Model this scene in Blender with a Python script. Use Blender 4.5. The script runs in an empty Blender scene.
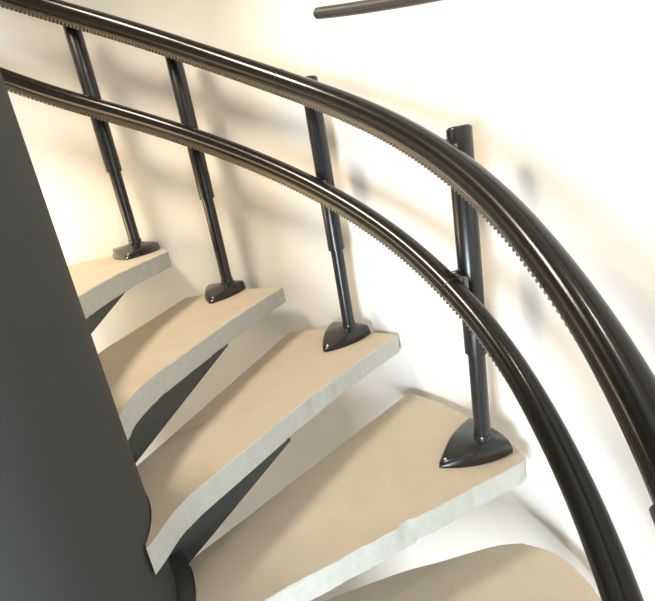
import bpy, bmesh, math, random
import numpy as np
from mathutils import Vector, Matrix
random.seed(7); rng = np.random.default_rng(7)
D = bpy.data; SC = bpy.context.scene; COL = SC.collection
R_ = math.radians
EYE = 1.52                                  # camera height above the floor
COLUMN_R = .275
WALL_R = 1.172

# ------------------------------------------------------------------ materials
def mat(name, color, rough=.5, metal=0., noise=None, bump=0., scale=20., coat=0., spec=.5):
    m = D.materials.new(name); m.use_nodes = True; nt = m.node_tree; b = nt.nodes['Principled BSDF']
    b.inputs['Base Color'].default_value = (*color, 1); b.inputs['Roughness'].default_value = rough
    b.inputs['Metallic'].default_value = metal; b.inputs['Coat Weight'].default_value = coat
    b.inputs['Coat Roughness'].default_value = .08; b.inputs['Specular IOR Level'].default_value = spec
    tc = nt.nodes.new('ShaderNodeTexCoord')
    n = nt.nodes.new('ShaderNodeTexNoise'); n.inputs['Scale'].default_value = scale; n.inputs['Detail'].default_value = 6
    nt.links.new(tc.outputs['Object'], n.inputs['Vector'])
    if noise:
        r = nt.nodes.new('ShaderNodeValToRGB')
        r.color_ramp.elements[0].position = .3; r.color_ramp.elements[1].position = .7
        r.color_ramp.elements[0].color = (*noise, 1); r.color_ramp.elements[1].color = (*color, 1)
        nt.links.new(n.outputs['Fac'], r.inputs['Fac']); nt.links.new(r.outputs['Color'], b.inputs['Base Color'])
    if bump:
        bp = nt.nodes.new('ShaderNodeBump'); bp.inputs['Strength'].default_value = bump; bp.inputs['Distance'].default_value = .004
        nt.links.new(n.outputs['Fac'], bp.inputs['Height']); nt.links.new(bp.outputs['Normal'], b.inputs['Normal'])
    return m
M = dict(
    plaster=mat('white_plaster', (.84, .80, .74), .75, noise=(.81, .77, .71), bump=.15, scale=7),
    ceiling=mat('ceiling_paint', (.78, .76, .72), .8),
    floor=mat('floor_screed', (.42, .39, .35), .6, noise=(.38, .35, .31), scale=6),
    column=mat('charcoal_paint', (.031, .033, .030), .8, noise=(.028, .030, .027), bump=.08, scale=14),
    bracket=mat('dark_bracket_paint', (.058, .064, .060), .5),
    top=mat('tread_beige_paint', (.48, .405, .305), .65, noise=(.445, .375, .282), bump=.12, scale=16),
    edge=mat('tread_white_edge', (.44, .44, .392), .7, noise=(.40, .395, .352), bump=.35, scale=60),
    rail=mat('black_gloss_tube', (.008, .007, .0055), .17, coat=0, spec=.3),
    rack=mat('oiled_steel_rack', (.14, .115, .085), .42, metal=.5),
    seam=mat('rail_seam', (.012, .011, .010), .4),
    post=mat('black_satin_post', (.011, .0115, .0125), .28, coat=.1),
    base=mat('black_plastic_cover', (.009, .008, .007), .26, coat=.1),
    steel=mat('bright_steel', (.62, .60, .57), .25, metal=1.),
    plate=mat('grey_bracket_metal', (.22, .19, .17), .45, metal=.5),
    bar=mat('handrail_black_wood', (.035, .031, .026), .45),
)

# ------------------------------------------------------------------ helpers
def mesh_obj(name, verts, faces, m, parent=None, smooth=True, angle=35, idx=None):
    me = D.meshes.new(name); me.from_pydata([tuple(v) for v in verts], [], faces)
    for k in (m if isinstance(m, list) else [m]): me.materials.append(M[k])
    if idx: me.polygons.foreach_set('material_index', idx)
    bm = bmesh.new(); bm.from_mesh(me)
    big = [f for f in bm.faces if len(f.verts) > 60]
    if big: bmesh.ops.triangulate(bm, faces=big, ngon_method='EAR_CLIP')
    bmesh.ops.recalc_face_normals(bm, faces=bm.faces)
    for f in bm.faces: f.smooth = smooth
    if smooth:
        for e in bm.edges:
            if len(e.link_faces) == 2 and e.calc_face_angle(0) > R_(angle): e.smooth = False
    bm.to_mesh(me); bm.free()
    o = D.objects.new(name, me); COL.objects.link(o)
    if parent: o.parent = parent
    return o
def tag(o, label=None, cat=None, group=None, kind=None):
    for k, v in (('label', label), ('category', cat), ('group', group), ('kind', kind)):
        if v: o[k] = v
    return o
def thing(name, loc, rz=0, **k):
    o = D.objects.new(name, None); o.empty_display_size = .05; COL.objects.link(o)
    o.location = loc; o.rotation_euler = (0, 0, rz); return tag(o, **k)
def P(r, a, z=0.): a = R_(a); return np.array([r*math.cos(a), r*math.sin(a), z])
def lathe(profile, n=32, origin=(0, 0, 0), axis=None):
    """profile [(radius, height)...] turned about an axis, closed at both ends"""
    v, f = [], []
    for r, h in profile:
        for i in range(n):
            t = 2*math.pi*i/n; v.append(Vector((r*math.cos(t), r*math.sin(t), h)))
    for j in range(len(profile)-1):
        for i in range(n):
            k = (i+1) % n; f.append((j*n+i, j*n+k, (j+1)*n+k, (j+1)*n+i))
    f.append(tuple(range(n))[::-1]); f.append(tuple((len(profile)-1)*n+i for i in range(n)))
    if axis is not None:
        q = Vector((0, 0, 1)).rotation_difference(Vector(axis)); v = [q @ p for p in v]
    return [p+Vector(origin) for p in v], f
def box(c, s):
    v = [(c[0]+x*s[0]/2, c[1]+y*s[1]/2, c[2]+z*s[2]/2) for x in (-1, 1) for y in (-1, 1) for z in (-1, 1)]
    return v, [(0, 1, 3, 2), (4, 6, 7, 5), (0, 4, 5, 1), (2, 3, 7, 6), (0, 2, 6, 4), (1, 5, 7, 3)]
def frames(path):
    path = np.array(path); t = np.gradient(path, axis=0); t /= np.linalg.norm(t, axis=1)[:, None]
    up = np.array([0, 0, 1.]); s = np.cross(t, up); s /= np.linalg.norm(s, axis=1)[:, None]
    n = np.cross(s, t); return path, t, s, n
def sweep(path, rad, n=28, round_ends=False):
    p, t, s, u = frames(path)
    rad = np.full(len(p), rad) if np.isscalar(rad) else rad
    v, f = [], []
    for i in range(len(p)):
        for k in range(n):
            a = 2*math.pi*k/n; v.append(p[i]+rad[i]*(math.cos(a)*s[i]+math.sin(a)*u[i]))
    for i in range(len(p)-1):
        for k in range(n):
            q = (k+1) % n; f.append((i*n+k, i*n+q, (i+1)*n+q, (i+1)*n+k))
    f.append(tuple(range(n))); f.append(tuple((len(p)-1)*n+k for k in range(n))[::-1])
    return v, f

# ------------------------------------------------------------------ the setting
def curved_wall(a0, a1, r0, r1, z0, z1, n=120):
    v, f = [], []
    for i in range(n+1):
        a = a0+(a1-a0)*i/n
        for r, z in ((r0, z0), (r0, z1), (r1, z1), (r1, z0)): v.append(P(r, a, z))
    for i in range(n):
        for k in range(4):
            q = (k+1) % 4; f.append((4*i+k, 4*i+q, 4*i+4+q, 4*i+4+k))
    f += [(0, 1, 2, 3), (4*n+3, 4*n+2, 4*n+1, 4*n)]
    return v, f
v, f = curved_wall(-30, 250, WALL_R, WALL_R+.12, -1.2, 3.05); tag(mesh_obj('wall_back', v, f, 'plaster'), kind='structure')
v, f = box((.3, -.4, -1.25), (4.6, 4.6, .1)); tag(mesh_obj('floor', v, f, 'floor', smooth=False), kind='structure')
v, f = box((.3, -.4, 3.10), (4.6, 4.6, .1)); tag(mesh_obj('ceiling', v, f, 'ceiling', smooth=False), kind='structure')
# ------------------------------------------------------------------ central column
v, f = lathe([(COLUMN_R, -1.198), (COLUMN_R, 3.048)], 160)
tag(mesh_obj('stair_column', v, f, 'column'), 'thick dark grey round central column the treads wind around', 'column')

# ------------------------------------------------------------------ treads
THICK = .058
def spline(pts, step=.009):
    """dense polyline through polar control points (Catmull-Rom in the plan)"""
    q = np.array([P(r, a)[:2] for r, a in pts])
    e = np.vstack([2*q[0]-q[1], q, 2*q[-1]-q[-2]]); out = []
    for i in range(1, len(e)-2):
        n = max(2, int(np.linalg.norm(e[i+1]-e[i])/step))
        for k in range(n):
            t = k/n; a, b, c, d = e[i-1:i+3]
            out.append(.5*((2*b)+(-a+c)*t+(2*a-5*b+4*c-d)*t*t+(-a+3*b-3*c+d)*t**3))
    out.append(q[-1]); return np.array(out)
def chips(n, amp, rare):
    j = np.convolve(rng.normal(0, 1, n+8), np.ones(3)/3, 'same')[4:-4]*amp
    for _ in range(max(1, n//26)):
        c = rng.integers(0, n); w = rng.integers(1, 4); j[max(0, c-w):c+w] += rare*rng.uniform(.4, 1)
    j[:2] = 0; j[-2:] = 0
    return j
def inset(loop, d):
    """move a closed CCW loop inwards by d (array or number)"""
    t = np.roll(loop, -1, 0)-np.roll(loop, 1, 0); t /= np.maximum(np.linalg.norm(t, axis=1)[:, None], 1e-9)
    n = np.stack([-t[:, 1], t[:, 0]], 1); return loop+n*(d[:, None] if np.ndim(d) else d)
def tread(z, front, outer, back, inner, label, bracket=None):
    """front: inner tip -> outer corner; outer: arc to the back corner; back: inwards; inner: round the column"""
    segs = [spline(s) for s in (front, outer, back, inner)]
    loop = np.vstack([s[:-1] for s in segs]); n0 = len(segs[0])-1; n = len(loop)
    jt = np.zeros(n); jb = np.zeros(n); jt[:n0] = np.abs(chips(n0, .0014, .005)); jb[:n0] = chips(n0, .0016, .006)
    n1 = len(segs[1])-1; jt[n0:n0+n1] = np.abs(chips(n1, .0008, .002))
    bev = .0022+np.abs(chips(n, .0008, .0025))
    fade = np.ones(n); fade[:n0] = np.clip((np.arange(n0)-3)/25, 0, 1); fade[n-len(segs[3])+1:] = 0; jt *= fade; jb *= fade; bev *= fade
    top = inset(loop, jt+bev); mid = inset(loop, jt); low = inset(loop, np.maximum(jb, 0)*.8)
    rings = [(top, 0), (mid, -.0025), (mid*.5+low*.5, -THICK*.6), (low, -THICK)]
    v = [(x, y, dz) for ring, dz in rings for x, y in ring]
    f = []; idx = []
    for j in range(len(rings)-1):
        for i in range(n): k = (i+1) % n; f.append((j*n+i, j*n+k, (j+1)*n+k, (j+1)*n+i)); idx.append(1)
    f.append(tuple(range(n))); idx.append(0); f.append(tuple((len(rings)-1)*n+i for i in range(n))[::-1]); idx.append(1)
    t = thing('stair_tread', (0, 0, z), label=label, cat='stair tread', group='painted treads of the winding stair')
    mesh_obj('step_slab', v, f, ['top', 'edge'], t, angle=25, idx=idx)
    if bracket:
        ang, (ra, za), (rb, zb) = bracket
        k = (zb-za)/(rb-ra); zi = za+k*(COLUMN_R-ra); ro = ra
        prof = [(COLUMN_R-.004, -THICK-.0005), (ro, -THICK-.0005), (ro, za+k*(ro-ra)), (COLUMN_R-.004, zi)]
        e = np.array([-math.sin(R_(ang)), math.cos(R_(ang)), 0])*.006
        v = [P(r, ang, zz)-e for r, zz in prof]+[P(r, ang, zz)+e for r, zz in prof]
        f = [(0, 1, 2, 3), (7, 6, 5, 4)]+[(i, (i+1) % 4, 4+(i+1) % 4, 4+i) for i in range(4)]
        tag(mesh_obj('support_bracket', v, f, 'bracket', t, smooth=False), 'dark support plate')
    return t
IN = COLUMN_R+.002
def arc(r, a0, a1, n=6): return [(r, a0+(a1-a0)*i/n) for i in range(n+1)]
TZ = {1: 1.334, 2: 1.132, 3: .957, 4: .763, 5: .573}
tread(TZ[3], [(IN+.004, 1.5), (.292, 6.5), (.316, 15.3), (.352, 21.2), (.40, 25.4), (.466, 29.3), (.56, 33.3), (.68, 36.6), (.81, 38.6), (.97, 40), (1.135, 40.7), (1.15, 40.9)],
      [(1.15, 40.9), (1.153, 42), (1.145, 48), (1.13, 55), (1.11, 61), (1.10, 63.16)],
      [(1.10, 63.16), (.83, 62.39), (.62, 61.37), (.46, 59.94), (.335, 57.8), (IN, 56)], arc(IN, 56, 1.5),
      'middle stair tread, its pointed inner tip wrapping in front of the dark column', (45, (.685, -.147), (.33, -.258)))
tread(TZ[2], [(IN+.001, 38), (.29, 41.5), (.312, 47), (.367, 53.3), (.444, 57.3), (.534, 59.4), (.644, 61), (.78, 62.2), (.92, 62.8), (1.095, 62.9), (1.108, 63.1)],
      [(1.108, 63.1), (1.113, 64.5), (1.125, 72), (1.115, 79), (1.10, 84.5)],
      [(1.10, 84.5), (.94, 85.76), (.81, 87.2), (.70, 88.86), (.61, 90.8), (.45, 93), (.34, 94), (IN, 94)], arc(IN, 94, 37),
      'second stair tread from the top, just below the smallest one', (66.5, (.79, -.094), (.41, -.184)))
big = tread(TZ[4], [(IN+.004, -22), (.285, -17), (.345, -4.5), (.45, 4.88), (.53, 7.7), (.62, 9.69), (.85, 13.07), (1.0, 14.4), (1.09, 14.95), (1.118, 15.6)],
      [(1.118, 15.6), (1.126, 16.8), (1.130, 22), (1.138, 30), (1.137, 37), (1.131, 39.15)],
      [(1.131, 39.15), (.85, 38.27), (.63, 37.05), (.46, 35.2), (.318, 32.2), (.311, 29)], arc(.311, 29, 4)+[(.300, -8), (.288, -15), (IN+.001, -22)],
      'large stair tread second from the bottom, with the rightmost black post foot on it', (22, (.47, -.214), (.33, -.258)))
v, f = curved_wall(3.5, 41, COLUMN_R+.0005, .3105, -.10, -.004, 30)
tag(mesh_obj('support_collar', v, f, 'bracket', big), 'dark collar round the column')
tread(TZ[1], [(IN+.001, 60), (.29, 63.5), (.312, 69), (.367, 75.3), (.444, 79.6), (.534, 82.2), (.644, 83.6), (.78, 84.1), (1.0, 83.65), (1.03, 83.75)],
      [(1.03, 83.75), (1.06, 84.6), (1.12, 86.5), (1.155, 89), (1.162, 95), (1.162, 106)],
      [(1.162, 106), (.8, 108), (.5, 112), (IN, 116)], arc(IN, 116, 59),
      'topmost and smallest visible stair tread, at the upper left beside the column', (89, (.83, -.075), (.56, -.124)))
tread(TZ[5], [(IN+.004, -45), (.285, -40), (.345, -27.5), (.45, -18), (.62, -13.3), (.85, -10), (1.0, -8.6), (1.09, -7.6), (1.113, -5.5)],
      [(1.113, -5.5), (1.12, 0), (1.123, 4), (1.118, 8), (1.10, 10.55), (1.055, 13)],
      [(1.055, 13), (.99, 14.16), (.85, 15.4), (.75, 16.65), (.56, 18.35), (.42, 18.5), (.32, 17), (IN, 15)], arc(IN, 15, -45),
      'lowest stair tread, cut off by the bottom edge, its outer corner rounded', (-4, (.685, -.147), (.33, -.258)))

# ------------------------------------------------------------------ the two rails
RA = ([-60, -15, 0, 19, 48, 74, 93, 110, 150], [1.04, .995, .98, .977, 1.0, 1.01, 1.05, 1.06, 1.06])
UP = [(-12.24, 1.2234), (-9.44, 1.2573), (-4.81, 1.3034), (1.74, 1.362), (7.06, 1.4178), (17.6, 1.5138), (23.56, 1.5609), (35.96, 1.665), (46.43, 1.7498), (56.51, 1.8391), (64.34, 1.909), (73.68, 1.9945), (82.84, 2.0798), (88.02, 2.1238), (93.01, 2.1593), (100.2, 2.2232)]
LOW = [(-10.9, .9202), (-9.47, .9447), (-3.75, 1.0198), (-.98, 1.0497), (3.28, 1.0901), (10.32, 1.1579), (18.04, 1.2355), (26.39, 1.3114), (39.42, 1.4098), (47.99, 1.487), (60.3, 1.6047), (68.42, 1.6696), (80.09, 1.7742), (87.56, 1.8327), (97.38, 1.9224), (101.1, 1.955)]
def rail_fn(data):
    a, z = np.array(data).T; c = np.polyfit(a/50-1, z, 6); dc = np.polyder(c)
    lo, hi = a[0], a[-1]
    def fn(x):
        x = np.asarray(x, float); xc = np.clip(x, lo, hi)
        return np.polyval(c, xc/50-1)+(x-xc)*np.where(x < lo, np.polyval(dc, lo/50-1)/50, np.polyval(dc, hi/50-1)/50)
    return fn
_ks = np.linspace(-70, 160, 231); _kr = np.interp(_ks, *RA)
_kr = np.convolve(np.pad(_kr, 10, 'edge'), np.hanning(21)/np.hanning(21).sum(), 'valid')
def rail_r(a): return np.interp(a, _ks, _kr)
def rail_path(fn, a0, a1, n):
    return np.array([P(rail_r(a), a, fn(a)) for a in np.linspace(a0, a1, n)])
def rack_mesh(path, rad, width=.013, base=.008, tooth=.009, pitch=.0125):
    p, t, s, u = frames(path); L = np.concatenate([[0], np.cumsum(np.linalg.norm(np.diff(p, axis=0), axis=1))])
    st = []; x = .01
    while x < L[-1]-pitch-.01:
        st += [(x, 0), (x+.30*pitch, 0), (x+.48*pitch, 1), (x+.82*pitch, 1)]; x += pitch
    v, f = [], []
    for x, d in st:
        c = np.array([np.interp(x, L, p[:, k]) for k in range(3)]); ss = np.array([np.interp(x, L, s[:, k]) for k in range(3)]); uu = np.array([np.interp(x, L, u[:, k]) for k in range(3)])
        h0 = rad-.006; h1 = rad+base+d*tooth
        for w, h in ((-1, h0), (1, h0), (1, h1), (-1, h1)): v.append(c+ss*w*width/2-uu*h)
    for i in range(len(st)-1):
        for k in range(4):
            q = (k+1) % 4; f.append((4*i+k, 4*i+q, 4*i+4+q, 4*i+4+k))
    n = len(st)-1; f += [(0, 1, 2, 3), (4*n+3, 4*n+2, 4*n+1, 4*n)]
    return v, f
RU, RL = .0265, .0245
fu, fl = rail_fn(UP), rail_fn(LOW)
def build_rail(fn, rad, a0, a1, seams, label):
    path = rail_path(fn, a0, a1, 260); org = np.array([0, 0, 0.])
    t = thing('stairlift_rail', tuple(org), label=label, cat='stairlift rail', group='toothed stairlift rails')
    v, f = sweep(path, rad, 40); mesh_obj('rail_tube', v, f, 'rail', t)
    v, f = rack_mesh(path, rad); tag(mesh_obj('toothed_rack', v, f, 'rack', t, smooth=False), 'brownish steel tooth rack')
    for a in seams:
        d = .16; v, f = sweep(rail_path(fn, a-d/2, a+d/2, 3), rad+.0007, 40); mesh_obj('joint_seam', v, f, 'seam', t)
    return t
up_rail = build_rail(fu, RU, -30, 140, (50.3,), 'upper of two curved black stairlift rails, toothed rack underneath')
build_rail(fl, RL, -30, 140, (17.9,), 'lower of two curved black stairlift rails, toothed rack underneath')

v, f = sweep(rail_path(fu, -19.4, -17.4, 5), RU+.005, 40); mesh_obj('joint_sleeve', v, f, 'seam', up_rail)
# ------------------------------------------------------------------ posts with their feet
def foot_mesh():
    L, Rr, A = np.array([-.132, .016]), np.array([.058, -.046]), np.array([.050, .128])
    def side(a, b, bulge, n=14):
        d = b-a; m = np.array([d[1], -d[0]]); m /= np.linalg.norm(m); out = []
        for i in range(n):
            t = i/n; out.append(a+d*t+m*bulge*4*t*(1-t))
        return out
    lp = np.array(side(L, Rr, .022)+side(Rr, A, .010)+side(A, L, .014)); n = len(lp)
    lp = .15*np.roll(lp, 1, 0)+.7*lp+.15*np.roll(lp, -1, 0)
    hs = .45+.55*np.clip(np.linalg.norm(lp-L, axis=1)/.10, 0, 1)
    ang = np.arctan2(lp[:, 1], lp[:, 0]); circ = np.stack([np.cos(ang), np.sin(ang)], 1)*.0245
    v, f = [], []
    prof = [(0, 0), (0, .008), (.02, .014), (.08, .025), (.14, .031), (.20, .0335), (.5, .037), (.8, .041), (1, .045)]
    for t, h in prof:
        for i in range(n):
            x, y = lp[i]*(1-t)+circ[i]*t; v.append((x, y, h*(hs[i]+(1-hs[i])*max(0, t-.1)/.9)))
    for j in range(len(prof)-1):
        for i in range(n): k = (i+1) % n; f.append((j*n+i, j*n+k, (j+1)*n+k, (j+1)*n+i))
    f.append(tuple(range(n))[::-1]); f.append(tuple((len(prof)-1)*n+i for i in range(n)))
    return v, f
def post(r, a, z, joint, top_z, label, wide=1., slide=0.):
    t = thing('rail_post', tuple(P(r, a, z)), R_(a), label=label, cat='post', group='stairlift posts standing on the treads')
    H = top_z-z
    v, f = foot_mesh(); v = [(x, y*wide-slide*min(1, max(0, (.044-q)/.02)), q) for x, y, q in v]; b = mesh_obj('foot_cover', v, f, 'base', t, angle=50)
    v, f = lathe([(.0045, 0), (.0045, .002), (.003, .0034)], 14, (-.110, .013-slide*.9, .0165)); tag(mesh_obj('screw', v, f, 'steel', b), 'shiny metal screw')
    v, f = lathe([(.0225, .040), (.0229, .043), (.0229, .057), (.0218, .059)]); mesh_obj('collar', v, f, 'post', t)
    v, f = lathe([(.0205, .03), (.0205, joint+.02)]); mesh_obj('lower_tube', v, f, 'post', t)
    v, f = lathe([(.0235, joint), (.0268, joint), (.0268, H-.002), (.0255, H)]); mesh_obj('upper_sleeve', v, f, 'post', t)
    v, f = lathe([(.0225, H-.001), (.0225, H+.002), (.020, H+.003)]); mesh_obj('end_cap', v, f, 'seam', t)
    for fn, rad in ((fu, RU), (fl, RL)):
        zr = float(fn(a))-z; gap = r-float(rail_r(a))
        for nm, yy, dz, rr, m in (('mounting_pin', .012, .006, .0058, 'steel'), ('mounting_pin', -.012, -.008, .0058, 'plate')):
            v, f = lathe([(rr, 0), (rr, gap-.024-rad+.008)], 14, (-.024, yy, zr+dz), (-1, 0, 0)); mesh_obj(nm, v, f, m, t)
        v, f = box((-.029, -.004, zr-.016), (.010, .036, .030)); mesh_obj('mounting_plate', v, f, 'plate', t, smooth=False)
    return t
post(1.051, 19.4, TZ[4], .284, 1.557, 'rightmost black post, on the large tread, rising just above the upper rail', .93)
post(1.078, 48.2, TZ[3], .313, 1.781, 'third black rail post from the left, on the tread with the pointed inner tip')
post(1.084, 74.2, TZ[2], .36, float(fu(74.5))+.006, 'second black rail post from the left, leaning between the rails on the second highest tread', .98)
post(1.09, 91.1, TZ[1], .307, float(fu(91.1))+.006, 'leftmost black rail post, on the topmost visible tread', 1.08, .020)

# ------------------------------------------------------------------ wall handrail, upper right
t = thing('wall_handrail', (0, 0, 0), label='short dark round handrail bar on the white wall above the rails, at the top edge', cat='handrail')
path = [P(1.13, a, 1.949-(47.2-a)*.0048) for a in np.linspace(47.6, -24, 90)]
rad = np.full(90, .0150); rad[0] = .009; rad[1] = .0146
path[0] = path[1]+(path[0]-path[1])*.45
v, f = sweep(path, rad, 28); mesh_obj('rail_bar', v, f, 'bar', t)
for a in (8, -16):
    zz = 1.949-(47.2-a)*.0048; n = P(1, a)
    v, f = lathe([(.006, 0), (.006, .032)], 14, tuple(P(1.142, a, zz-.006)), tuple(n)); mesh_obj('wall_bracket', v, f, 'bracket', t)

# ------------------------------------------------------------------ lights
def area(name, loc, target, size, energy, color, sy=None):
    l = D.lights.new(name, 'AREA'); l.energy = energy; l.color = color; l.size = size
    if sy: l.shape = 'RECTANGLE'; l.size_y = sy
    o = D.objects.new(name, l); COL.objects.link(o); o.location = loc
    o.rotation_euler = (Vector(target)-Vector(loc)).to_track_quat('-Z', 'Y').to_euler(); return o
area('window_daylight', (-.65, -2.3, .80), (.85, .3, .80), .95, 168, (.82, .92, 1.0), 1.35)
l = D.lights.new('ceiling_lamp', 'SPOT'); l.energy = 150; l.color = (1.0, .87, .69); l.shadow_soft_size = .18; l.spot_size = R_(94); l.spot_blend = .7
o = D.objects.new('ceiling_lamp', l); COL.objects.link(o); o.location = (-.42, .48, 2.95)
o.rotation_euler = (Vector((.50, .22, .8))-o.location).to_track_quat('-Z', 'Y').to_euler()
area('tread_front_fill', (1.7, -1.7, 1.25), (.2, .5, 1.0), .9, 30, (.93, .97, 1.0), 1.3)  # added fill light, no real source: brightens front faces of the upper treads
area('ceiling_lamp_front', (.80, -.10, 2.98), (.80, -.10, 0), .05, 4.2, (1.0, .88, .70))
l = D.lights.new('landing_lamp', 'POINT'); l.energy = 13.5; l.color = (1.0, .76, .44); l.shadow_soft_size = .20
o = D.objects.new('landing_lamp', l); COL.objects.link(o); o.location = (-.60, .75, 1.40)
w = D.worlds.new('World'); SC.world = w; w.use_nodes = True
w.node_tree.nodes['Background'].inputs[0].default_value = (.85, .92, 1.0, 1); w.node_tree.nodes['Background'].inputs[1].default_value = .25

# ------------------------------------------------------------------ camera
cam = D.cameras.new('camera'); co = D.objects.new('camera', cam); COL.objects.link(co); SC.camera = co
cam.sensor_width = 36; cam.lens = 440/655*36; cam.clip_start = .02
Rw = np.array([[.9848497, -.1734101, 0.], [-.0487983, -.2771408, .9595893], [-.1664025, -.9450513, -.2814042]])
m = Matrix.Identity(4)
for i in range(3):
    m[i][0] = Rw[i][0]; m[i][1] = -Rw[i][1]; m[i][2] = -Rw[i][2]
m[0][3], m[1][3], m[2][3] = .6605998, -.6135313, EYE
co.matrix_world = m
vs = SC.view_settings; vs.view_transform = 'Standard'; vs.look = 'None'; vs.gamma = 1; vs.use_curve_mapping = False; vs.exposure = 0
